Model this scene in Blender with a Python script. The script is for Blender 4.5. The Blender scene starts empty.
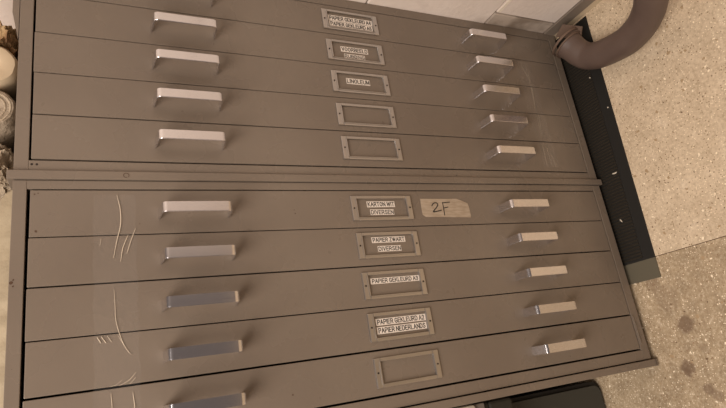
import bpy, bmesh, math, random
from mathutils import Vector, Matrix, noise
S = 0.8            # metres per layout unit
UF = 1.268         # the floor, measured along u
DR = 0.75          # depth of the cabinets in units
WALLV = -0.8925
scene = bpy.context.scene
C = scene.collection

# layout axes: u runs down to the floor, v runs away from the white wall, w comes out of the cabinet face
def W(u, v, w):
    return Vector((-v * S, -w * S, (UF - u) * S))

# ------------------------------------------------------------------ materials
def mat(name, color, rough=0.5, metal=0.0, **k):
    m = bpy.data.materials.new(name); m.use_nodes = True
    b = m.node_tree.nodes['Principled BSDF']
    b.inputs['Base Color'].default_value = (*color, 1)
    b.inputs['Roughness'].default_value = rough
    b.inputs['Metallic'].default_value = metal
    for kk, vv in k.items(): b.inputs[kk.replace('_', ' ')].default_value = vv
    return m
def nodes(m): return m.node_tree.nodes, m.node_tree.links, m.node_tree.nodes['Principled BSDF']
def s2l(r, g, b):
    f = lambda c: ((c / 255 + .055) / 1.055) ** 2.4 if c > 10 else c / 255 / 12.92
    return (f(r), f(g), f(b))
def objcoord(m, loc=(0, 0, 0), scale=(1, 1, 1), geo=False):
    n, l, b = nodes(m)
    mp = n.new('ShaderNodeMapping'); mp.inputs['Location'].default_value = loc; mp.inputs['Scale'].default_value = scale
    if geo:
        tc = n.new('ShaderNodeNewGeometry'); l.new(tc.outputs['Position'], mp.inputs['Vector'])
    else:
        tc = n.new('ShaderNodeTexCoord'); l.new(tc.outputs['Object'], mp.inputs['Vector'])
    return mp.outputs['Vector']
def tex_noise(m, vec, scale, detail=4, rough=.5):
    n, l, b = nodes(m)
    t = n.new('ShaderNodeTexNoise'); t.inputs['Scale'].default_value = scale; t.inputs['Detail'].default_value = detail
    t.inputs['Roughness'].default_value = rough; l.new(vec, t.inputs['Vector']); return t.outputs['Fac']
def ramp(m, fac, stops, interp='LINEAR'):
    n, l, b = nodes(m)
    r = n.new('ShaderNodeValToRGB'); r.color_ramp.interpolation = interp
    e = r.color_ramp.elements
    while len(e) < len(stops): e.new(0.5)
    for i, (p, c) in enumerate(stops):
        e[i].position = p; e[i].color = (*c, 1) if len(c) == 3 else c
    l.new(fac, r.inputs['Fac']); return r.outputs['Color']
def mix(m, fac, a, c, mode='MIX'):
    n, l, b = nodes(m)
    x = n.new('ShaderNodeMix'); x.data_type = 'RGBA'; x.blend_type = mode
    for sock, val in ((x.inputs['Factor'], fac), (x.inputs['A'], a), (x.inputs['B'], c)):
        if isinstance(val, (int, float)): sock.default_value = val
        elif isinstance(val, tuple): sock.default_value = (*val, 1)
        else: l.new(val, sock)
    return x.outputs['Result']
# the object-typed mix exposes several A/B sockets; pick the colour ones
def mixc(m, fac, a, c, mode='MIX'):
    n, l, b = nodes(m)
    x = n.new('ShaderNodeMixRGB'); x.blend_type = mode
    for i, val in enumerate((fac, a, c)):
        s = x.inputs[i]
        if isinstance(val, (int, float)): s.default_value = val
        elif isinstance(val, tuple): s.default_value = (*val, 1)
        else: l.new(val, s)
    return x.outputs[0]
def bump(m, h, strength=.3, dist=.002):
    n, l, b = nodes(m)
    x = n.new('ShaderNodeBump'); x.inputs['Strength'].default_value = strength; x.inputs['Distance'].default_value = dist
    l.new(h, x.inputs['Height']); l.new(x.outputs['Normal'], b.inputs['Normal'])
def mathn(m, op, a, c=None):
    n, l, b = nodes(m)
    x = n.new('ShaderNodeMath'); x.operation = op
    for i, val in enumerate((a, c)):
        if val is None: continue
        if isinstance(val, (int, float)): x.inputs[i].default_value = val
        else: l.new(val, x.inputs[i])
    return x.outputs[0]

PAINT = s2l(126, 114, 102)
paint = mat('taupe_enamel', PAINT, .38)
n, l, b = nodes(paint); v = objcoord(paint, geo=True)
c = ramp(paint, tex_noise(paint, v, 3.5, 5), [(.3, s2l(118, 106, 94)), (.7, s2l(131, 119, 106))])
speck = tex_noise(paint, objcoord(paint, geo=True), 120, 2)
c = mixc(paint, ramp(paint, speck, [(.76, (0, 0, 0)), (.8, (1, 1, 1))]), c, s2l(84, 66, 50))
l.new(c, b.inputs['Base Color'])
l.new(mathn(paint, 'ADD', mathn(paint, 'MULTIPLY', tex_noise(paint, v, 9, 4), .20), .18), b.inputs['Roughness'])
bump(paint, tex_noise(paint, v, 420, 2), .06, .0006)
dark = mat('shadowy_steel', s2l(60, 50, 42), .6)

metal = mat('brushed_aluminium', s2l(232, 230, 232), .26, 1.0)
n, l, b = nodes(metal); v = objcoord(metal, scale=(900, 900, 12))
l.new(mathn(metal, 'ADD', mathn(metal, 'MULTIPLY', tex_noise(metal, v, 1, 2), .08), .17), b.inputs['Roughness'])
nickel = mat('dull_nickel', s2l(196, 193, 190), .33, 1.0)
ink = mat('black_ink', s2l(18, 15, 13), .8)
paper = mat('label_paper', s2l(232, 222, 210), .75)
masking = mat('masking_tape', s2l(186, 164, 134), .55)
n, l, b = nodes(masking); v = objcoord(masking, scale=(60, 60, 14))
l.new(ramp(masking, tex_noise(masking, v, 4, 4), [(.35, s2l(164, 147, 126)), (.65, s2l(184, 168, 148))]), b.inputs['Base Color'])
hole = mat('black_hole', s2l(40, 30, 24), .9)
rustm = mat('rust_mark', s2l(84, 62, 46), .85)

film = mat('clear_film', (1, .98, .95), .12)
n, l, b = nodes(film)
b.inputs['Alpha'].default_value = .022
b.inputs['Specular IOR Level'].default_value = .6
creasem = mat('creased_film', s2l(240, 226, 204), .25, Alpha=.7)  # pale from crease whitening, with white glints put into the colour too

wallm = mat('white_masonry_paint', s2l(206, 190, 176), .6)
n, l, b = nodes(wallm); v = objcoord(wallm, geo=True)
c = ramp(wallm, tex_noise(wallm, v, 5, 6, .6), [(.3, s2l(222, 208, 196)), (.7, s2l(238, 226, 215))])
c = mixc(wallm, ramp(wallm, tex_noise(wallm, v, 14, 4), [(.66, (0, 0, 0)), (.74, (.12, .12, .12))]), c, s2l(150, 134, 118))
l.new(c, b.inputs['Base Color']); bump(wallm, tex_noise(wallm, v, 90, 5), .35, .003)
mortarm = mat('dusty_mortar', s2l(120, 104, 90), .85)
grimym = mat('grimy_masonry_paint', s2l(150, 138, 124), .6)
n, l, b = nodes(grimym); v = objcoord(grimym, geo=True)
l.new(ramp(grimym, tex_noise(grimym, v, 16, 3), [(.42, s2l(142, 128, 114)), (.58, s2l(188, 174, 160))]), b.inputs['Base Color'])
skirtm = mat('grey_skirting', s2l(128, 116, 104), .5)

floorm = mat('worn_terrazzo', s2l(196, 172, 140), .55)
def make_floor(m, base1, base2, dk, seed):
    n, l, b = nodes(m)
    v = objcoord(m, loc=(seed, seed * .7, 0), geo=True)
    c = ramp(m, tex_noise(m, v, 5, 7, .62), [(.3, base1), (.7, base2)])
    # cement mottling around the aggregate
    c = mixc(m, .5, c, ramp(m, tex_noise(m, v, 150, 6, .8), [(.36, s2l(128, 104, 76)), (.5, base2), (.62, s2l(255, 240, 212))]), 'MIX')
    c = mixc(m, .4, c, ramp(m, tex_noise(m, v, 22, 5, .7), [(.35, base1), (.6, base2), (.75, s2l(250, 234, 210))]))
    def chips(scale, thr, col, keep, rnd=1.0):
        nonlocal c
        vo = n.new('ShaderNodeTexVoronoi'); vo.inputs['Scale'].default_value = scale; vo.inputs['Randomness'].default_value = rnd
        wv = n.new('ShaderNodeVectorMath'); wv.operation = 'ADD'
        nn = n.new('ShaderNodeTexNoise'); nn.inputs['Scale'].default_value = scale * 1.3
        l.new(v, nn.inputs['Vector'])
        sc = n.new('ShaderNodeVectorMath'); sc.operation = 'SCALE'; sc.inputs['Scale'].default_value = .8 / scale
        l.new(nn.outputs['Color'], sc.inputs[0]); l.new(v, wv.inputs[0]); l.new(sc.outputs[0], wv.inputs[1])
        l.new(wv.outputs[0], vo.inputs['Vector'])
        near = mathn(m, 'LESS_THAN', vo.outputs['Distance'], thr)
        sep = n.new('ShaderNodeSeparateColor'); l.new(vo.outputs['Color'], sep.inputs[0])
        some = mathn(m, 'LESS_THAN', sep.outputs[0], keep)
        c = mixc(m, mathn(m, 'MULTIPLY', near, some), c, col)
    chips(230, .26, s2l(140, 112, 82), .26)
    chips(260, .26, s2l(252, 236, 208), .30)
    chips(110, .17, s2l(112, 88, 64), .14)
    chips(100, .22, s2l(252, 236, 208), .12)
    chips(60, .20, s2l(176, 150, 116), .16)
    return c
c = make_floor(floorm, s2l(184, 163, 134), s2l(222, 202, 173), .3, 0.0)
n, l, b = nodes(floorm); l.new(c, b.inputs['Base Color'])
bump(floorm, tex_noise(floorm, objcoord(floorm, geo=True), 160, 4), .3, .002)
floorm2 = mat('grubby_terrazzo', s2l(170, 146, 116), .6)
c = make_floor(floorm2, s2l(136, 117, 92), s2l(190, 169, 138), .4, 3.3)
n, l, b = nodes(floorm2)
# oily stains, each with its own place on the floor
geo = n.new('ShaderNodeNewGeometry')
for (sv, sw, r, st) in ((.0, .104, .020, .75), (.100, .074, .016, .7), (.108, .070, .010, .6), (.150, .107, .012, .6), (.165, .125, .014, .5), (.06, .13, .012, .3), (-.118, .05, .02, .35), (-.07, .075, .03, .25)):
    d = n.new('ShaderNodeVectorMath'); d.operation = 'DISTANCE'
    wob = n.new('ShaderNodeTexNoise'); wob.inputs['Scale'].default_value = 60; wob.inputs['Detail'].default_value = 3; l.new(geo.outputs['Position'], wob.inputs['Vector'])
    l.new(geo.outputs['Position'], d.inputs[0]); d.inputs[1].default_value = W(UF, sv, sw)
    dd = mathn(floorm2, 'ADD', d.outputs['Value'], mathn(floorm2, 'MULTIPLY', mathn(floorm2, 'SUBTRACT', wob.outputs['Fac'], .5), r * 1.1))
    f = ramp(floorm2, mathn(floorm2, 'DIVIDE', dd, r * 1.2), [(.55, (st, st, st)), (.85, (0, 0, 0))])
    c = mixc(floorm2, f, c, s2l(116, 94, 74))
l.new(c, b.inputs['Base Color'])
bump(floorm2, tex_noise(floorm2, objcoord(floorm2, geo=True), 130, 5), .5, .003)
seamm = mat('seam_grime', s2l(96, 74, 52), .9)

rubber = mat('black_rubber', s2l(27, 25, 21), .75)
rubber2 = mat('worn_rubber', s2l(96, 90, 74), .7)
hosem = mat('grey_brown_plastic', s2l(104, 86, 77), .5)
n, l, b = nodes(hosem); v = objcoord(hosem, geo=True)
l.new(ramp(hosem, tex_noise(hosem, v, 14, 4), [(.3, s2l(92, 76, 68)), (.7, s2l(104, 87, 78))]), b.inputs['Base Color'])
clampm = mat('tarnished_clamp', s2l(118, 98, 84), .5, .3)
casem = mat('black_case_plastic', s2l(60, 60, 54), .45)
casedark = mat('deep_black_plastic', s2l(20, 18, 17), .6)
strapm = mat('grey_webbing', s2l(120, 110, 100), .8)
def fabric(name, a, c2, sc=18, crumple=.0, **k):
    m = mat(name, a, .75, **k); v = objcoord(m, geo=True); n, l, b = nodes(m)
    l.new(ramp(m, tex_noise(m, v, sc, 5, .6), [(.32, a), (.68, c2)]), b.inputs['Base Color'])
    if crumple: bump(m, tex_noise(m, v, 45, 5, .65), crumple, .012)
    return m
creamm = fabric('cream_cloth', s2l(150, 136, 112), s2l(176, 161, 134), 12, .3)
kraftm = fabric('yellowed_plastic', s2l(206, 178, 132), s2l(150, 112, 78), 40, .6)
rollm = fabric('cream_roll_paper', s2l(188, 168, 138), s2l(204, 184, 154), 8)
plasticm = fabric('milky_plastic', s2l(128, 112, 92), s2l(188, 172, 150), 50, .6)
whitebag = fabric('pale_bag_and_latch', s2l(160, 142, 118), s2l(206, 190, 166), 16, .7)
flakem = mat('pale_flake', s2l(214, 204, 186), .7)

# ------------------------------------------------------------------ mesh helpers
def link(o, parent=None):
    C.objects.link(o)
    if parent is not None: o.parent = parent
    return o
def tag(o, label=None, cat=None, group=None, kind=None):
    if label: o['label'] = label
    if cat: o['category'] = cat
    if group: o['group'] = group
    if kind: o['kind'] = kind
    return o
def empty(name, at, label, cat, group=None):
    o = bpy.data.objects.new(name, None); o.empty_display_size = .05
    o.location = at; C.objects.link(o); return tag(o, label, cat, group)
def build(name, bm, m, parent=None, origin=None, smooth=False):
    """bm holds world coordinates; origin (world) becomes the object's origin."""
    org = Vector((0, 0, 0)) if origin is None else Vector(origin)
    bmesh.ops.recalc_face_normals(bm, faces=bm.faces[:])
    for vv in bm.verts: vv.co -= org
    me = bpy.data.meshes.new(name); bm.to_mesh(me); bm.free()
    for mm in (m if isinstance(m, (list, tuple)) else [m]): me.materials.append(mm)
    if smooth:
        for p in me.polygons: p.use_smooth = True
        try: me.set_sharp_from_angle(angle=math.radians(38))
        except Exception: pass
    o = bpy.data.objects.new(name, me)
    C.objects.link(o)
    if parent is not None:
        o.parent = parent
        pw = Vector((0, 0, 0)); q = parent
        while q is not None: pw += Vector(q.location); q = q.parent
        o.location = org - pw
    else: o.location = org
    return o
def box(bm, u0, u1, v0, v1, w0, w1, bev=0, mi=0):
    vs = [bm.verts.new(W(u, v, w)) for u in (u0, u1) for v in (v0, v1) for w in (w0, w1)]
    fs = [bm.faces.new([vs[i] for i in f]) for f in ((0, 1, 3, 2), (4, 6, 7, 5), (0, 4, 5, 1), (2, 3, 7, 6), (0, 2, 6, 4), (1, 5, 7, 3))]
    bmesh.ops.recalc_face_normals(bm, faces=fs)
    for f in fs: f.material_index = mi
    if bev:
        es = list({e for f in fs for e in f.edges})
        bmesh.ops.bevel(bm, geom=es, offset=bev * S, segments=2, affect='EDGES', profile=.5, material=-1)
    return fs
def prism(bm, pts, w0, w1, mi=0):
    """pts: (u, v) outline, extruded along w"""
    a = [bm.verts.new(W(u, v, w0)) for u, v in pts]; c = [bm.verts.new(W(u, v, w1)) for u, v in pts]
    k = len(pts); f = [bm.faces.new(a), bm.faces.new(c[::-1])]
    for i in range(k): f.append(bm.faces.new([a[i], a[(i + 1) % k], c[(i + 1) % k], c[i]]))
    for x in f: x.material_index = mi
def sweep(bm, pts, rad, seg=20, cap=True, mi=0, up=Vector((0, 0, 1))):
    """round tube through world points; rad a number or list"""
    rings = []; K = len(pts)
    for i, p in enumerate(pts):
        t = (pts[min(i + 1, K - 1)] - pts[max(i - 1, 0)]).normalized()
        a = t.cross(up)
        if a.length < 1e-4: a = t.cross(Vector((1, 0, 0)))
        a.normalize(); c2 = t.cross(a).normalized()
        r = rad[i] if isinstance(rad, (list, tuple)) else rad
        rings.append([bm.verts.new(p + (a * math.cos(q) + c2 * math.sin(q)) * r) for q in [2 * math.pi * j / seg for j in range(seg)]])
    for i in range(K - 1):
        for j in range(seg):
            f = bm.faces.new([rings[i][j], rings[i][(j + 1) % seg], rings[i + 1][(j + 1) % seg], rings[i + 1][j]]); f.material_index = mi
    if cap:
        bm.faces.new(rings[0][::-1]).material_index = mi; bm.faces.new(rings[-1]).material_index = mi
def catmull(pts, n=8):
    out = []; P = [pts[0]] + list(pts) + [pts[-1]]
    for i in range(1, len(P) - 2):
        for k in range(n):
            t = k / n; a, b_, c_, d = P[i - 1], P[i], P[i + 1], P[i + 2]
            out.append(.5 * ((2 * b_) + (c_ - a) * t + (2 * a - 5 * b_ + 4 * c_ - d) * t * t + (3 * b_ - a - 3 * c_ + d) * t ** 3))
    out.append(pts[-1]); return out

# ------------------------------------------------------------------ text
def _bowl(x0, x1, y0, y1):
    r = (y1 - y0) / 2; cy = (y0 + y1) / 2
    return [(x0, y0), (x1 - .22, y0)] + [(x1 - .22 + .22 * math.sin(a), cy - r * math.cos(a)) for a in (.5, 1.05, 1.57, 2.09, 2.64)] + [(x1 - .22, y1), (x0, y1)]
_O = [(.36 + .34 * math.cos(a), .5 + .5 * math.sin(a)) for a in [2 * math.pi * k / 14 for k in range(15)]]
GLYPH = {   # strokes of plain sans capitals: (width, strokes) in a unit-high cell
 'A': (.72, [[(0, 0), (.36, 1), (.72, 0)], [(.13, .34), (.59, .34)]]),
 'B': (.66, [_bowl(0, .60, 1, .53), _bowl(0, .66, .53, 0), [(0, 0), (0, 1)]]),
 'D': (.70, [[(0, 0), (0, 1), (.36, 1), (.60, .85), (.70, .5), (.60, .15), (.36, 0), (0, 0)]]),
 'E': (.60, [[(.60, 1), (0, 1), (0, 0), (.60, 0)], [(0, .52), (.54, .52)]]),
 'G': (.74, [[(.68, .82), (.52, .97), (.36, 1), (.12, .88), (.02, .5), (.12, .12), (.36, 0), (.56, .03), (.72, .15), (.72, .45), (.42, .45)]]),
 'I': (.06, [[(.03, 0), (.03, 1)]]),
 'K': (.66, [[(0, 0), (0, 1)], [(.62, 1), (0, .38)], [(.22, .58), (.66, 0)]]),
 'L': (.54, [[(0, 1), (0, 0), (.54, 0)]]),
 'M': (.80, [[(0, 0), (0, 1), (.40, .05), (.80, 1), (.80, 0)]]),
 'N': (.68, [[(0, 0), (0, 1), (.68, 0), (.68, 1)]]),
 'O': (.72, [_O]),
 'P': (.62, [_bowl(0, .62, 1, .46), [(0, 0), (0, 1)]]),
 'R': (.68, [_bowl(0, .62, 1, .48), [(0, 0), (0, 1)], [(.34, .48), (.68, 0)]]),
 'S': (.64, [[(.60, .82), (.50, .95), (.32, 1), (.12, .93), (.05, .76), (.14, .60), (.50, .44), (.62, .26), (.54, .07), (.32, 0), (.10, .06), (.0, .22)]]),
 'T': (.64, [[(0, 1), (.64, 1)], [(.32, 1), (.32, 0)]]),
 'U': (.68, [[(0, 1), (0, .30), (.10, .07), (.34, 0), (.58, .07), (.68, .30), (.68, 1)]]),
 'V': (.70, [[(0, 1), (.35, 0), (.70, 1)]]),
 'W': (1.0, [[(0, 1), (.25, 0), (.50, .95), (.75, 0), (1.0, 1)]]),
 'Z': (.62, [[(.02, 1), (.62, 1), (0, 0), (.62, 0)]]),
 '2': (.56, [[(.02, .76), (.12, .95), (.28, 1), (.48, .93), (.54, .74), (.44, .50), (0, 0), (.56, 0)]]),
 '3': (.56, [[(.02, .80), (.12, .95), (.28, 1), (.48, .92), (.50, .68), (.40, .56), (.22, .53), (.46, .48), (.56, .28), (.46, .06), (.26, 0), (.08, .05), (0, .22)]]),
 '4': (.58, [[(.44, 0), (.44, 1), (0, .28), (.58, .28)]]),
 '5': (.56, [[(.52, 1), (.12, 1), (.06, .52), (.28, .62), (.48, .54), (.56, .32), (.46, .06), (.26, 0), (.08, .06), (0, .22)]]),
}
def text_into(bm, s, u0, u1, vc, h, w, mi):
    """stroked capitals between u0 and u1, centred on v=vc, h tall, on the plane w"""
    total = 0
    for ch in s: total += .34 if ch == ' ' else GLYPH[ch][0] + .30
    total -= .30
    k = (u1 - u0) / total; x = u0; n_ = 0; hw = h * .076
    for ch in s:
        if ch == ' ': x += .34 * k; continue
        gw, strokes = GLYPH[ch]
        for st in strokes:
            P = [(x + a * k, vc + h / 2 - hw - c_ * (h - 2 * hw)) for a, c_ in st]
            for (a, b_), (c_, d_) in zip(P, P[1:]):
                L = math.hypot(c_ - a, d_ - b_)
                if L < 1e-7: continue
                dx, dy = (c_ - a) / L * hw, (d_ - b_) / L * hw; n_ += 1
                q = [(a - dx - dy, b_ - dy + dx), (c_ + dx - dy, d_ + dy + dx), (c_ + dx + dy, d_ + dy - dx), (a - dx + dy, b_ - dy - dx)]
                bm.faces.new([bm.verts.new(W(X_, Y_, w + (n_ % 5) * .00001)) for X_, Y_ in q]).material_index = mi
        x += (gw + .30) * k

# ------------------------------------------------------------------ setting
bm = bmesh.new()
def slab(v0, v1, w0, w1, mi):
    box(bm, UF, UF + .05, v0, v1, w0, w1, 0, mi)
SE = -.1740
slab(-.897, SE - .0009, -1.1, 2.6, 0)
slab(SE + .0009, 2.6, -1.1, 2.6, 1)
box(bm, UF + .0012, UF + .05, SE - .0009, SE + .0009, -1.1, 2.6, 0, 2)
fl = build('floor', bm, [floorm, floorm2, seamm]); tag(fl, 'beige speckled terrazzo floor with a thin straight seam', kind='structure')

bm = bmesh.new()
V1, V0 = WALLV, WALLV - .02
box(bm, -1.9, UF, V0 - .08, V0 + .014, -1.1, 2.6, 0, 1)          # mortar bed just behind the faces
J = .0022
cols = [(-1.86, -1.512), (-1.512, -1.137), (-1.137, -.762), (-.762, -.387), (-.387, -.012), (-.012, .238), (.238, .613), (.613, .988)]
for i, (a, c2) in enumerate(cols):
    ws = [-1.1, -.72, -.33, .165 + .02 * (i % 2), .56, .96, 1.36, 1.76, 2.16, 2.6]
    for k in range(len(ws) - 1):
        box(bm, a + J, c2 - J, V0, V1, ws[k] + J, ws[k + 1] - J, .003)
ws = [-1.1, -.72, -.33, .045, .42, .8, 1.2, 1.6, 2.0, 2.6]
for k in range(len(ws) - 1):
    box(bm, .988 + J, 1.207, V0, V1, ws[k] + J, ws[k + 1] - J, .003, 2 if k == 2 else 0)
box(bm, .991, 1.001, V1 - .003, V1 + .0012, .052, .30, .0005, 3)
wl = build('wall_right', bm, [wallm, mortarm, grimym, mat('smooth_caulk', s2l(240, 228, 210), .4)]); tag(wl, 'white painted block wall with grimy joints', kind='structure')

bm = bmesh.new()
box(bm, 1.208, 1.246, V0, V1 + .004, -1.1, 2.6, .0015)
bb = build('baseboard_right', bm, skirtm); tag(bb, 'grey painted skirting strip along the white wall', kind='structure')
bm = bmesh.new()
prism(bm, [(1.246, V0), (1.246, V1 + .001), (UF, V1 + .003), (UF, V0)], -1.1, 2.6)
tr = build('trim_1', bm, mat('pale_sealant', s2l(196, 178, 150), .6)); tag(tr, 'pale sealant bead between skirting and floor', kind='structure')
# wall behind the cabinets
bm = bmesh.new()
box(bm, -1.9, UF, WALLV, 2.6, -1.14, -1.1)
bk = build('wall_back', bm, wallm); tag(bk, 'white wall behind the cabinets', kind='structure')

# ------------------------------------------------------------------ handles and label holders (prototypes, built at their own origin)
def handle_mesh():
    bm = bmesh.new()
    L, H, T, HW, r = .1240, .0450, .0030, .0095, .0095
    # centre-line of the strap in (u, w), outer and inner walls
    def path(off):
        p = [(off - .003, 0)]
        for k in range(7):
            a = math.pi - k * math.pi / 12
            p.append((r + (r - off) * math.cos(a), H - r + (r - off) * math.sin(a)))
        for k in range(7):
            a = math.pi / 2 - k * math.pi / 12
            p.append((L - r + (r - off) * math.cos(a), H - r + (r - off) * math.sin(a)))
        p.append((L - off + .002, 0)); return p
    o, i = path(0), path(T)
    rings = []
    for (a, c2) in zip(o, i):
        rings.append([bm.verts.new(W(a[0], -HW, a[1])), bm.verts.new(W(a[0], HW, a[1])), bm.verts.new(W(c2[0], HW, c2[1])), bm.verts.new(W(c2[0], -HW, c2[1]))])
    for k in range(len(rings) - 1):
        for j in range(4): bm.faces.new([rings[k][j], rings[k][(j + 1) % 4], rings[k + 1][(j + 1) % 4], rings[k + 1][j]])
    bm.faces.new(rings[0]); bm.faces.new(rings[-1][::-1])
    es = [e for e in bm.edges if any(abs(f.normal.x) > .9 for f in e.link_faces)]
    bmesh.ops.recalc_face_normals(bm, faces=bm.faces[:])
    es = [e for e in bm.edges if len(e.link_faces) == 2 and e.calc_face_angle(0) > 1.2]
    bmesh.ops.bevel(bm, geom=es, offset=.0007, segments=2, affect='EDGES')
    for v_ in bm.verts: v_.co -= W(0, 0, 0)
    me = bpy.data.meshes.new('handle'); bm.to_mesh(me); bm.free(); me.materials.append(metal)
    for p in me.polygons: p.use_smooth = True
    me.set_sharp_from_angle(angle=math.radians(35))
    return me
def holder_mesh():
    """pressed metal frame: flat flanges with a screw at either end around a sunk window"""
    bm = bmesh.new()
    U0, U1, Vh = -.0745, .0745, .028
    I0, I1, Ih = -.0608, .0608, .0212
    w0, wt = .0, .0042
    box(bm, U0, I0, -Vh, Vh, w0, wt, .0014); box(bm, I1, U1, -Vh, Vh, w0, wt, .0014)
    box(bm, I0, I1, -Vh, -Ih, w0, wt * .92, .0005); box(bm, I0, I1, Ih, Vh, w0, wt * .92, .0005)
    # raised lips round the window
    box(bm, I0 - .003, I0, -Ih, Ih, wt, wt + .0012, .0004); box(bm, I1, I1 + .003, -Ih, Ih, wt, wt + .0022, .0009)
    box(bm, I0, I1, -Ih - .002, -Ih, wt * .9, wt + .0009, .0004); box(bm, I0, I1, Ih, Ih + .002, wt * .9, wt + .0009, .0004)
    for s in (-1, 1):          # screw heads
        c0 = W(s * .0685, 0, wt); k = 12
        a = [bm.verts.new(c0 + Vector((math.cos(q) * .0015, 0, math.sin(q) * .0015))) for q in [2 * math.pi * j / k for j in range(k)]]
        c2 = [bm.verts.new(x.co * 1 + Vector((0, -.0008, 0))) for x in a]
        for j in range(k): bm.faces.new([a[j], a[(j + 1) % k], c2[(j + 1) % k], c2[j]]).material_index = 1
        bm.faces.new(c2).material_index = 1
    bmesh.ops.recalc_face_normals(bm, faces=bm.faces[:])
    for v_ in bm.verts: v_.co -= W(0, 0, 0)
    me = bpy.data.meshes.new('label_holder'); bm.to_mesh(me); bm.free(); me.materials.append(nickel); me.materials.append(hole)
    return me
HANDLE, HOLDER = handle_mesh(), holder_mesh()
def place_mesh(name, me, parent, at):
    o = bpy.data.objects.new(name, me); C.objects.link(o); o.parent = parent
    pw = Vector((0, 0, 0)); q = parent
    while q is not None: pw += Vector(q.location); q = q.parent
    o.location = at - pw; return o

def paper_label(parent, s, u0, u1, v0, v1):
    bm = bmesh.new(); box(bm, u0, u1, v0, v1, .0003, .0010, 0, 0)
    h = (v1 - v0) * .74; pad = (u1 - u0) * .035
    text_into(bm, s, u0 + pad, u1 - pad, (v0 + v1) / 2, h, .00112, 1)
    org = W((u0 + u1) / 2, (v0 + v1) / 2, 0)
    o = build('printed_label', bm, [paper, ink], parent, org)
    o['label'] = 'white paper strip printed ' + s
    return o

# ------------------------------------------------------------------ cabinets
UL, UR, DL, DRT = -.1325, 1.2459, -.1075, 1.2178
def cabinet(vtop, lines, vrail, vfl0, vfl1, label, low):
    root = empty('flat_file_cabinet', W(UF - .0, (vtop + vfl1) / 2, -.35), label, 'cabinet', None)
    root.location = W(UF, (vtop + vfl1) / 2, -.35)
    wb = -DR
    bm = bmesh.new()
    t = .004
    box(bm, UL, DL - (.0046 if low else .0032), vtop, vrail, -.030, 0, .0009)            # left stile
    box(bm, DRT + .0022, UR, vtop, vrail, -.030, 0, .0009)           # right stile
    gx = .0046 if low else .0032
    box(bm, DL - gx, DRT + .0022, vtop, lines[0] - .0012, -.030, 0, .0009)    # head rail
    box(bm, DL - gx, DRT + .0022, lines[-1] + .0016, vrail, -.030, 0, .0009)  # bottom rail
    box(bm, UL, UL + t, vtop, vrail, wb, -.030); box(bm, UR - t, UR, vtop, vrail, wb, -.030)
    box(bm, UL + t, UR - t, vtop, vtop + t, wb, -.030); box(bm, UL + t, UR - t, vrail - t, vrail, wb, -.030)
    box(bm, UL + t, UR - t, vtop + t, vrail - t, wb, wb + t)
    build('frame', bm, paint, root, W(UF - .64, vtop, -.3))
    bm = bmesh.new()
    box(bm, UL - .009, UR + .010, vfl0, vfl1, wb, .0045, .0012)
    if low: box(bm, UR + .006, UR + .014, vfl0, vfl1 + .001, -.03, .0045, .0008)
    build('base_flange', bm, paint, root, W(.55, vfl0, -.3))
    for k in range(5):
        a, c2 = lines[k], lines[k + 1]
        ga = gaps[(low, k)] / 2; gb = gaps[(low, k + 1)] / 2
        bm = bmesh.new()
        du = .0006 * math.sin(k * 2.3 + low)
        box(bm, DL + du, DRT - .001, a + ga, c2 - gb, -.022, tilt[(low, k)], .0011)
        box(bm, DL + .012, DRT - .012, a + .006, c2 - .012, -.68, -.022)      # the tray behind the front
        d = build('drawer', bm, paint, root, W(.555, (a + c2) / 2, 0))
        vm = (a + c2) / 2
        place_mesh('handle', HANDLE, d, W(.0970 + hs_[(low, k)][0], vm + .0055, tilt[(low, k)] - .0004))
        place_mesh('handle', HANDLE, d, W(.8800 + hs_[(low, k)][1], vm + .0055, tilt[(low, k)] - .0004))
        h = place_mesh('label_holder', HOLDER, d, W(.5555 + hs_[(low, k)][2], vm + hv_[(low, k)], tilt[(low, k)] - .0002))
        for (s, p) in texts.get((low, k), []): paper_label(d, s, *p)
        drawers[(low, k)] = d
    return root
hs_ = {(l_, k): (0, 0, 0) for l_ in (0, 1) for k in range(5)}
hs_.update({(0, 0): (0, .008, 0), (0, 1): (0, .007, 0), (0, 2): (0, .0055, 0), (0, 3): (-.001, .004, 0), (0, 4): (-.001, .002, 0)}); hs_[(1, 2)] = (-.001, 0, -.0015); hs_[(1, 3)] = (-.002, -.002, -.003); hs_[(1, 4)] = (-.004, -.003, -.004)
hv_ = {(0, 0): .0015, (0, 1): .0028, (0, 2): .0022, (0, 3): .002, (0, 4): -.001, (1, 0): -.0005, (1, 1): -.0015, (1, 2): -.001, (1, 3): -.0018, (1, 4): -.0005}
tilt = {(l_, k): 0 for l_ in (0, 1) for k in range(5)}
gaps = {(0, 0): .0016, (0, 1): .0018, (0, 2): .0016, (0, 3): .0016, (0, 4): .0022, (0, 5): .0032,
        (1, 0): .0022, (1, 1): .0018, (1, 2): .0026, (1, 3): .0020, (1, 4): .0034, (1, 5): .0044}
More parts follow.
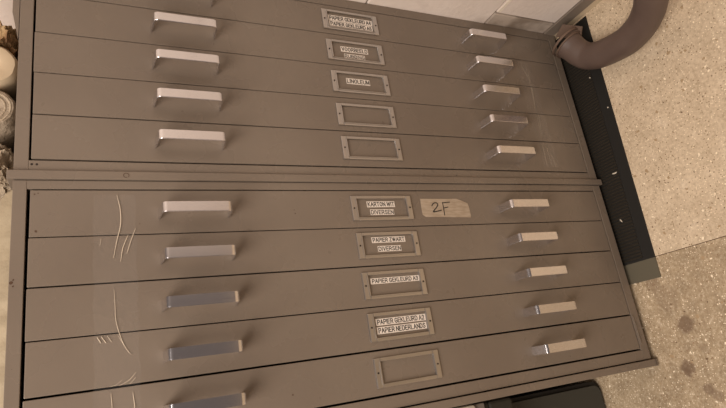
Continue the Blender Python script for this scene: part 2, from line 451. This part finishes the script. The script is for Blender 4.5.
texts = {
 (0, 0): [('PAPIER GEKLEURD A4', (.4975, .6160, -.8375, -.8225)), ('PAPIER GEKLEURD A5', (.4985, .6150, -.8210, -.8065))],
 (0, 1): [('VOORBEELD', (.5180, .5900, -.7510, -.7365)), ('RUBBING', (.5245, .5790, -.7312, -.7187))],
 (0, 2): [('LINOLEUM', (.5190, .5800, -.6640, -.6490))],
 (1, 0): [('KARTON WIT', (.5195, .5880, -.3570, -.3435)), ('DIVERSEN', (.5250, .5830, -.3385, -.3255))],
 (1, 1): [('PAPIER ZWART', (.5170, .5985, -.2760, -.2632)), ('DIVERSEN', (.5285, .5850, -.2562, -.2435))],
 (1, 2): [('PAPIER GEKLEURD A3', (.4990, .6160, -.1880, -.1758))],
 (1, 3): [('PAPIER GEKLEURD A2', (.4958, .6130, -.1050, -.0915)), ('PAPIER NEDERLANDS', (.4958, .6125, -.0885, -.0745))],
}
drawers = {}
up = cabinet(-.8912, [-.8661, -.7838, -.6978, -.6114, -.5261, -.4383], -.4172, -.4169, -.4010,
     'taupe steel flat file cabinet touching the white wall, with the hose at its corner', 0)
lo = cabinet(-.3998, [-.3828, -.2982, -.2144, -.1296, -.0443, .0424], .0674, .0698, .0862,
     'taupe steel flat file cabinet whose first drawer carries a masking tape note', 1)
# folded flap on the side of the upper cabinet near the wall
bm = bmesh.new()
prism(bm, [(UL - .0012, -.889), (-.1445, -.889), (-.1445, -.735), (-.1350, -.682), (UL - .0012, -.678)], -.018, -.001)
o = build('side_flap', bm, paint, up, W(-.138, -.78, -.01)); o['label'] = 'narrow taupe side flap with a slanted end'
# inner lip beside the last drawers
bm = bmesh.new()
prism(bm, [(1.2215, -.040), (1.2235, -.040), (1.2250, .030), (1.2225, .030)], .0002, .0030)
build('stop_lip', bm, paint, lo, W(1.223, 0, .001))
# masking tape with 2F
d6 = drawers[(1, 0)]
bm = bmesh.new()
tp = [(.657, -.3626), (.7574, -.3622), (.7726, -.3565), (.7864, -.3503), (.7881, -.3406), (.7885, -.3184), (.7866, -.3153), (.6634, -.3189), (.6557, -.3248), (.6559, -.3375)]
prism(bm, tp, .0002, .0008, 0)
def stroke(bm, pts, hw, w, mi):
    for i in range(len(pts) - 1):
        (a, b_), (c_, d_) = pts[i], pts[i + 1]
        L = math.hypot(c_ - a, d_ - b_); nx, ny = -(d_ - b_) / L * hw, (c_ - a) / L * hw
        ex, ey = (c_ - a) / L * hw * .6, (d_ - b_) / L * hw * .6
        q = [(a - ex + nx, b_ - ey + ny), (c_ + ex + nx, d_ + ey + ny), (c_ + ex - nx, d_ + ey - ny), (a - ex - nx, b_ - ey - ny)]
        f = bm.faces.new([bm.verts.new(W(x, y, w + i * .00002)) for x, y in q]); f.material_index = mi
V2 = [Vector((x, y, 0)) for x, y in [(.6849, -.3453), (.6901, -.3511), (.6983, -.3522), (.7012, -.3475), (.6956, -.3405), (.6864, -.3324), (.6868, -.3305), (.6962, -.3318), (.7078, -.334)]]
stroke(bm, [(p.x, p.y) for p in catmull(V2, 4)], .00115, .00095, 1)
stroke(bm, [(.7158, -.3533), (.7157, -.3414), (.7146, -.3221)], .00115, .00095, 1)
stroke(bm, [(.7155, -.3521), (.7252, -.3532), (.7357, -.3539)], .00105, .00110, 1)
stroke(bm, [(.7166, -.3395), (.7284, -.3417)], .00105, .00110, 1)
o = build('masking_tape_note', bm, [masking, ink], d6, W(.72, -.34, 0)); o['label'] = 'beige masking tape handwritten 2F in black'

# screw holes and rust marks in the steel
def disc(bm, u, v, w, r, k=12, wob=0, mi=0):
    random.seed(int(u * 9999))
    bm.faces.new([bm.verts.new(W(u + math.cos(2 * math.pi * j / k) * r * (1 + wob * random.uniform(-1, 1)), v + math.sin(2 * math.pi * j / k) * r * (1 + wob * random.uniform(-1, 1)), w)) for j in range(k)]).material_index = mi
for (parent, u, v, w, r) in ((up, -.106, -.4290, .0003, .0020), (up, -.0985, -.4290, .0003, .0020), (up, .773, -.4225, .0003, .0012)):
    bm = bmesh.new(); disc(bm, u, v, w, r); build('screw_hole', bm, hole, parent, W(u, v, 0))
bm = bmesh.new()
for j in range(24):
    a0, a1 = 2 * math.pi * j / 24, 2 * math.pi * (j + 1) / 24
    if j in (3, 4): continue
    r0, r1 = .0040, .0052
    bm.faces.new([bm.verts.new(W(.042 + math.cos(q) * r, -.409 + math.sin(q) * r * .9, .0048)) for q, r in ((a0, r0), (a1, r0), (a1, r1), (a0, r1))])
build('ring_mark', bm, rustm, up, W(.042, -.409, .0046))
for (parent, u, v, r) in ((drawers[(1, 0)], -.0970, -.3085, .0018), (drawers[(1, 0)], .3550, -.3325, .0013), (drawers[(1, 0)], .3535, -.3400, .0009),
                          (drawers[(1, 4)], .3090, .0118, .0018), (lo, -.1290, -.2240, .0026), (lo, -.1262, -.2185, .0014), (lo, -.1262, -.2290, .0014),
                          (drawers[(1, 0)], -.1005, -.3740, .0013), (drawers[(1, 0)], -.0955, -.3760, .0012), (drawers[(1, 0)], .062, -.318, .0010)):
    bm = bmesh.new(); disc(bm, u, v, .0003, r, 9, .35); build('rust_spot', bm, rustm, parent, W(u, v, 0))

# ------------------------------------------------------------------ clear packing tape stuck over the drawers
faintm = mat('faint_crease', s2l(226, 212, 190), .25, Alpha=.35)
def tape(u0, u1, v0, v1, creases, label, du=0, cm=creasem):
    bm = bmesh.new(); N = 60; random.seed(int(u0 * 1000) + 7)
    rows = []
    for i in range(N + 1):
        v = v0 + (v1 - v0) * i / N; s = du * i / N + .0012 * math.sin(i * .6)
        rows.append([bm.verts.new(W(u0 + s + (u1 - u0) * j / 6, v, .0008 + .0007 * noise.noise(Vector((i * .4, j * .9, u0 * 9))))) for j in range(7)])
    for i in range(N):
        for j in range(6): bm.faces.new([rows[i][j], rows[i][j + 1], rows[i + 1][j + 1], rows[i + 1][j]])
    o = build('clear_packing_tape', bm, film, None, W((u0 + u1) / 2, (v0 + v1) / 2, 0), True)
    tag(o, label, 'tape', 'strips of clear tape across the drawers')
    for cr in creases:
        r = cr[0] * .75; pts = [W(u, v, .0013) for u, v in cr[1]]
        P = catmull(pts, 5) if len(pts) > 2 else pts
        K = len(P); bm = bmesh.new()
        sweep(bm, P, [r * S * (.35 + .65 * math.sin(math.pi * (i + .5) / K)) for i in range(K)], 6, True, 0, Vector((0, 1, 0)))
        build('crease', bm, cm, o, P[0], True)
tape(-.012, .056, -.372, .040, [
 (.0010, [(.026, -.372), (.031, -.345), (.031, -.316), (.025, -.289), (.019, -.257)]),
 (.0009, [(.043, -.298), (.034, -.274), (.030, -.250)]),
 (.0009, [(.055, -.309), (.046, -.283), (.040, -.263)]),
 (.0005, [(.000, -.292), (-.002, -.280)]),
 (.0006, [(.019, -.202), (.020, -.175), (.021, -.151), (.026, -.128), (.034, -.106), (.043, -.092)]),
 (.0005, [(.024, -.125), (.035, -.104), (.040, -.095)]),
 (.0010, [(-.007, -.1255), (-.002, -.116)]), (.0008, [(-.001, -.126), (.006, -.115)]),
 (.0005, [(.008, -.126), (.014, -.116)]),
 (.0006, [(.050, -.064), (.040, -.053), (.024, -.0455)]), (.0006, [(.049, -.055), (.040, -.046)]),
 (.0004, [(.030, -.055), (.020, -.048), (.010, -.046)]),
 (.0006, [(.012, -.036), (.0135, -.015), (.013, .005)]), (.0007, [(.044, -.033), (.046, -.016), (.047, .004)])],
 'clear tape strip with pale creases down the lower drawers by their end handles')
tape(1.058, 1.112, -.776, -.452, [
 (.0004, [(1.093, -.774), (1.097, -.703), (1.086, -.623), (1.082, -.546)]),
 (.0004, [(1.079, -.770), (1.092, -.715), (1.090, -.650)]),
 (.0004, [(1.092, -.608), (1.086, -.546)]), (.0003, [(1.070, -.772), (1.080, -.776), (1.098, -.772)]),
 (.0004, [(1.076, -.520), (1.073, -.455)]), (.0004, [(1.088, -.510), (1.091, -.455)]), (.0004, [(1.099, -.490), (1.104, -.455)])],
 'clear tape strip with faint creases near the hose end of the drawers', .004, faintm)

# ------------------------------------------------------------------ rubber mat
mt = empty('rubber_floor_mat', W(UF, -.5, .03), 'black ribbed rubber mat strip on the floor along the cabinets', 'mat')
def medge(v): return .107 + (v + .89) * (-.026 / .77)
bm = bmesh.new()
T = .0045
for (va, vb) in ((-.884, SE + .001),):
    vs = [bm.verts.new(W(u, v, w)) for u in (UF - T * .55, UF) for (v, w) in ((va, -.12), (vb, -.12), (vb, medge(vb)), (va, medge(va)))]
    for f in ((0, 1, 2, 3), (4, 7, 6, 5), (0, 4, 5, 1), (1, 5, 6, 2), (2, 6, 7, 3), (3, 7, 4, 0)): bm.faces.new([vs[i] for i in f])
build('sheet', bm, rubber, mt, W(UF, -.5, .03))
bm = bmesh.new(); v = -.880; k = 0
while v < SE - .006:
    e = medge(v) - .034
    box(bm, UF - T, UF - T * .5, v, v + .0042, -.115, e)
    v += .0088; k += 1
o = build('ribbing', bm, mat('rib_rubber', s2l(46, 41, 33), .38), mt, W(UF, -.5, 0))
bm = bmesh.new()
va, vb = SE + .001, -.122
vs = [bm.verts.new(W(u, v, w)) for u in (UF - T * .6, UF) for (v, w) in ((va, -.12), (vb, -.12), (vb, medge(vb)), (va, medge(va)))]
for f in ((0, 1, 2, 3), (4, 7, 6, 5), (0, 4, 5, 1), (1, 5, 6, 2), (2, 6, 7, 3), (3, 7, 4, 0)): bm.faces.new([vs[i] for i in f])
o = build('end_strip', bm, rubber2, mt, W(UF, -.147, .02)); o['label'] = 'smooth grey end strip of the mat'

# flakes lying on the mat
def flake(u, v, w, pts, label):
    bm = bmesh.new(); a = [bm.verts.new(W(u, v + p, w + q)) for p, q in pts]
    c2 = [bm.verts.new(W(u - .0016, v + p * .8, w + q * .8)) for p, q in pts]; k = len(pts)
    bm.faces.new(a); bm.faces.new(c2[::-1])
    for j in range(k): bm.faces.new([a[j], a[(j + 1) % k], c2[(j + 1) % k], c2[j]])
    tag(build('debris_flake', bm, flakem, None, W(u, v, w)), label, 'debris', 'pale flakes lying on the black mat')
um = UF - T - .0002
flake(um, -.418, .045, [(-.002, -.008), (.001, -.006), (.0025, .000), (.002, .006), (-.001, .008), (-.001, .002)], 'largest pale flake on the black mat, long and pointed')
flake(um, -.290, .020, [(-.005, -.0015), (-.0015, -.0008), (.004, .002), (.006, .0045), (.001, .003), (-.004, .001)], 'bent pale flake on the mat between the largest flake and the grey end strip')
flake(um, -.706, .062, [(-.002, -.002), (.002, -.001), (.0015, .002), (-.002, .0015)], 'tiny pale crumb on the mat closest to the hose')
flake(UF - T * .55 - .0002, -.598, .086, [(-.002, -.001), (.002, -.002), (.002, .002), (-.001, .002)], 'tiny pale crumb on the smooth outer border of the mat')

# ------------------------------------------------------------------ hose in the corner
hs = empty('bent_hose', W(UF, -.742, .15), 'thick grey-brown plastic hose bending across the mat and floor beside the white wall', 'hose')
R_ = .0365
ctr = [(1.2, -0.797, 0.077), (1.211, -0.767, 0.089), (1.221, -0.745, 0.105), (1.222, -0.727, 0.137), (1.219, -0.714, 0.183), (1.208, -0.702, 0.24), (1.188, -0.701, 0.295), (1.162, -0.705, 0.337), (1.138, -0.711, 0.366), (1.108, -0.719, 0.397), (1.07, -0.723, 0.433)]
P = catmull([W(*c_) for c_ in ctr], 8)
bm = bmesh.new(); sweep(bm, P, [R_ * S * (1 + .12 * max(0, 1 - i / 5)) for i in range(len(P))], 36, True)
build('tube', bm, hosem, hs, W(*ctr[3]), True)
# clamp at its mouth: a thin band standing proud, its tail folded up
t0 = (P[4] - P[0]).normalized()
a = t0.cross(Vector((0, 0, 1))).normalized(); b2 = t0.cross(a).normalized()
bm = bmesh.new()
for (off, wd, rr) in ((-.010, .0050, .0375), (.000, .0035, .0355)):
    K = 48; ring = []
    for j in range(K):
        q = 2 * math.pi * j / K; d_ = a * math.cos(q) + b2 * math.sin(q)
        c0 = P[0] + t0 * off
        ring.append([bm.verts.new(c0 + d_ * (rr - .0028) - t0 * wd * .5), bm.verts.new(c0 + d_ * rr - t0 * wd * .5), bm.verts.new(c0 + d_ * rr + t0 * wd * .5), bm.verts.new(c0 + d_ * (rr - .0028) + t0 * wd * .5)])
    for j in range(K):
        for i in range(4): bm.faces.new([ring[j][i], ring[j][(i + 1) % 4], ring[(j + 1) % K][(i + 1) % 4], ring[(j + 1) % K][i]])
build('clamp_band', bm, clampm, hs, P[0], True)
bm = bmesh.new()
tab = [(1.196, -.846, .044), (1.188, -.858, .086), (1.205, -.822, .130), (1.216, -.800, .106)]
pa = [bm.verts.new(W(*x)) for x in tab]; pb = [bm.verts.new(W(x[0] + .003, x[1], x[2])) for x in tab]
bm.faces.new(pa); bm.faces.new(pb[::-1])
for j in range(4): bm.faces.new([pa[j], pa[(j + 1) % 4], pb[(j + 1) % 4], pb[j]])
build('clamp_tail', bm, clampm, hs, W(*tab[0]))

# ------------------------------------------------------------------ black case past the lower cabinet
cs = empty('black_case', W(UF, .3, -.35), 'dark rounded plastic case on the floor against the end of the lower cabinet', 'case')
bm = bmesh.new()
def rounded(u0, u1, v0, v1, r, k=8):
    out = []
    for (cu, cv, s) in ((u0 + r, v0 + r, math.pi), (u1 - r, v0 + r, 1.5 * math.pi), (u1 - r, v1 - r, 0), (u0 + r, v1 - r, .5 * math.pi)):
        for j in range(k + 1):
            q = s + j * math.pi / 2 / k; out.append((cu + r * math.cos(q), cv + r * math.sin(q)))
    return out
o1 = rounded(.80, 1.2665, .112, .60, .028)
prism(bm, o1, -.62, -.21)
build('body', bm, casedark, cs, W(1.0, .3, -.4), True)
bm = bmesh.new()
o2 = rounded(.90, 1.257, .122, .59, .024); o3 = rounded(.905, 1.252, .127, .585, .02)
prism(bm, o2, -.21, -.2); 
build('front_panel', bm, casem, cs, W(1.0, .3, -.2), True)
bm = bmesh.new(); box(bm, .700, .800, .0985, .60, -.55, -.10, .006)
box(bm, .800, .868, .0985, .60, -.2098, -.10, .006)
build('side_cover', bm, mat('olive_black_plastic', s2l(46, 44, 36), .6), cs, W(.78, .3, -.1))
bm = bmesh.new(); box(bm, .752, .782, .0975, .55, -.10, -.092, .002)
build('strap', bm, strapm, cs, W(.77, .3, -.09))
bm = bmesh.new(); box(bm, .690, .752, .0965, .140, -.0998, -.082, .007); 
build('latch', bm, mat('pale_bag_and_latch', s2l(226, 216, 200), .35), cs, W(.72, .11, -.09), True)  # metal latch, its bright reflection put into a pale colour

# ------------------------------------------------------------------ bundles and cloth lying on the cabinets
TOP = UL - .0002
def blob(name, m, u0, u1, v0, v1, w0, w1, amp, fr, seed, label, cat, group=None, ex=.55, parent=None):
    """crumpled cushion filling a box, flattened where it rests"""
    bm = bmesh.new(); bmesh.ops.create_icosphere(bm, subdivisions=5, radius=1)
    cu, cv, cw = (u0 + u1) / 2, (v0 + v1) / 2, (w0 + w1) / 2; hu, hv, hw = (u1 - u0) / 2, (v1 - v0) / 2, (w1 - w0) / 2
    for x in bm.verts:
        p = x.co.copy(); nrm = p.normalized()
        q = Vector([math.copysign(abs(c_) ** ex, c_) for c_ in nrm])
        nz = abs(noise.noise(p * fr + Vector((seed, 0, 0)))) + .5 * abs(noise.noise(p * fr * 2.3 + Vector((0, seed, 0))))
        q *= 1 - amp * nz
        uu = cu + hu * q.x
        x.co = W(min(uu, u1), cv + hv * q.y, cw + hw * q.z)
    o = build(name, bm, m, parent, W(u1, cv, cw), True)
    if label: tag(o, label, cat, group)
    return o
blob('crumpled_paper_bag', kraftm, -.245, TOP, -.770, -.672, -.34, -.045, .30, 3.2, 1.0, 'yellowed crumpled bag on top of the cabinet, closest to the white wall', 'bag')
# cream roll lying with its end to the room
def roll(name, m, u, v, r, w0, w1, label, dv=0):
    bm = bmesh.new(); K = 40
    prof = [(0, w1 - .018), (r * .30, w1 - .018), (r * .34, w1 - .004), (r * .5, w1), (r * .86, w1), (r * .97, w1 - .006), (r, w1 - .02), (r * .98, (w0 + w1) / 2), (r, w0 + .01), (r * .9, w0), (0, w0)]
    rings = []
    for (pr, pw) in prof:
        rings.append([bm.verts.new(W(u + pr * math.cos(2 * math.pi * j / K) * (1 + .02 * math.sin(5 * j)), v + dv * (pw - w1) + pr * math.sin(2 * math.pi * j / K), pw)) for j in range(K)] if pr > 0 else [bm.verts.new(W(u, v + dv * (pw - w1), pw))])
    for i in range(len(prof) - 1):
        A, B = rings[i], rings[i + 1]
        for j in range(K):
            j2 = (j + 1) % K
            if len(A) == 1: bm.faces.new([A[0], B[j], B[j2]])
            elif len(B) == 1: bm.faces.new([A[j], A[j2], B[0]])
            else: bm.faces.new([A[j], A[j2], B[j2], B[j]])
    return tag(build(name, bm, m, None, W(u + r, v, (w0 + w1) / 2), True), label, 'roll')
roll('paper_roll', rollm, TOP - .0445, -.632, .044, -.45, -.018, 'smooth cream roll on top of the cabinet between the yellowed bag and the ringed roll')
pr_ = roll('plastic_wrapped_roll', plasticm, TOP - .0405, -.5455, .040, -.45, -.020, 'milky plastic roll with ringed end on top of the cabinet beside the smooth cream roll')
for rr in (.030, .022, .014):
    bm = bmesh.new()
    pts = [W(TOP - .0405 + rr * math.cos(q), -.5455 + rr * math.sin(q), -.0205 - (.017 if rr < .016 else 0)) for q in [2 * math.pi * j / 30 for j in range(31)]]
    sweep(bm, pts, .0016, 6, False, 0, Vector((0, 1, 0)))
    build('end_ring', bm, whitebag, pr_, pts[0], True)
blob('crumpled_plastic_bag', whitebag, -.240, TOP, -.502, -.424, -.36, -.030, .26, 3.0, 5.0, 'pale crumpled plastic bag on top of the cabinet between ringed roll and folded cloth', 'bag')
# folded cream cloth over the lower cabinet
bm = bmesh.new(); NV, NW = 140, 60
def cl(i, j, top):
    v = -.388 + (.455) * i / NV; w = -.50 + .494 * j / NW
    e = min(1, (NW - j) / 7) ** .5 if j > NW - 7 else 1
    ee = min(1, i / 5, (NV - i) / 5) ** .5
    f = .055 + .012 * math.sin(w * 40 + 1.5 * noise.noise(Vector((v * 9, w * 3, 1)))) + .020 * noise.noise(Vector((v * 16, w * 10, 0))) + .010 * noise.noise(Vector((v * 34, w * 30, 4)))
    r = .006 * noise.noise(Vector((v * 30, 0, 7)))
    return W(TOP - (f * e * ee if top else 0), v, w + (r if j > NW - 12 else 0))
TT = [[bm.verts.new(cl(i, j, 1)) for j in range(NW + 1)] for i in range(NV + 1)]
BB = [[bm.verts.new(cl(i, j, 0)) for j in range(NW + 1)] for i in range(NV + 1)]
for i in range(NV):
    for j in range(NW):
        bm.faces.new([TT[i][j], TT[i][j + 1], TT[i + 1][j + 1], TT[i + 1][j]]); bm.faces.new([BB[i][j], BB[i + 1][j], BB[i + 1][j + 1], BB[i][j + 1]])
for i in range(NV):
    for j in (0, NW): bm.faces.new([TT[i][j], TT[i + 1][j], BB[i + 1][j], BB[i][j]])
for j in range(NW):
    for i in (0, NV): bm.faces.new([TT[i][j], TT[i][j + 1], BB[i][j + 1], BB[i][j]])
bmesh.ops.remove_doubles(bm, verts=bm.verts[:], dist=1e-5)
tag(build('folded_cloth', bm, creamm, None, W(TOP, -.16, -.25), True), 'long cream cloth with folds lying on top of the lower cabinet', 'cloth')

# ------------------------------------------------------------------ light
def area(name, loc, target, size, power, color):
    li = bpy.data.lights.new(name, 'AREA'); li.shape = 'RECTANGLE'; li.size = size[0]; li.size_y = size[1]; li.energy = power; li.color = color
    o = bpy.data.objects.new(name, li); C.objects.link(o); o.location = loc
    o.rotation_euler = (Vector(target) - Vector(loc)).to_track_quat('-Z', 'Y').to_euler(); return o
area('ceiling_lamp', (-.8, -.95, 2.08), (-.1, -.3, .5), (1.3, 1.1), 42, (1, .885, .80))
w = bpy.data.worlds.new('w'); scene.world = w; w.use_nodes = True
bg = w.node_tree.nodes['Background']; bg.inputs['Color'].default_value = (1, .80, .72, 1); bg.inputs['Strength'].default_value = .10

# ------------------------------------------------------------------ camera
Rm = [[0.9008521188808244, -0.008084498869478457, 0.4340508043834318], [0.15237665255468574, 0.942102809224919, -0.29870328522933], [-0.4065056157842144, 0.33522669602600813, 0.8499272007691605]]
cam = bpy.data.cameras.new('camera'); co = bpy.data.objects.new('camera', cam); C.objects.link(co)
def col(j, s): return [s * -Rm[1][j], s * Rm[2][j], s * -Rm[0][j]]
X, Y, Z = col(0, 1), col(1, -1), col(2, -1)
co.matrix_world = Matrix(((X[0], Y[0], Z[0], 0), (X[1], Y[1], Z[1], -S), (X[2], Y[2], Z[2], UF * S), (0, 0, 0, 1)))
cam.sensor_width = 36; cam.lens = 544.2 / 726 * 36; cam.clip_start = .02
scene.camera = co
vs_ = scene.view_settings
vs_.view_transform = 'Standard'; vs_.look = 'None'; vs_.gamma = 1; vs_.use_curve_mapping = False; vs_.exposure = .22
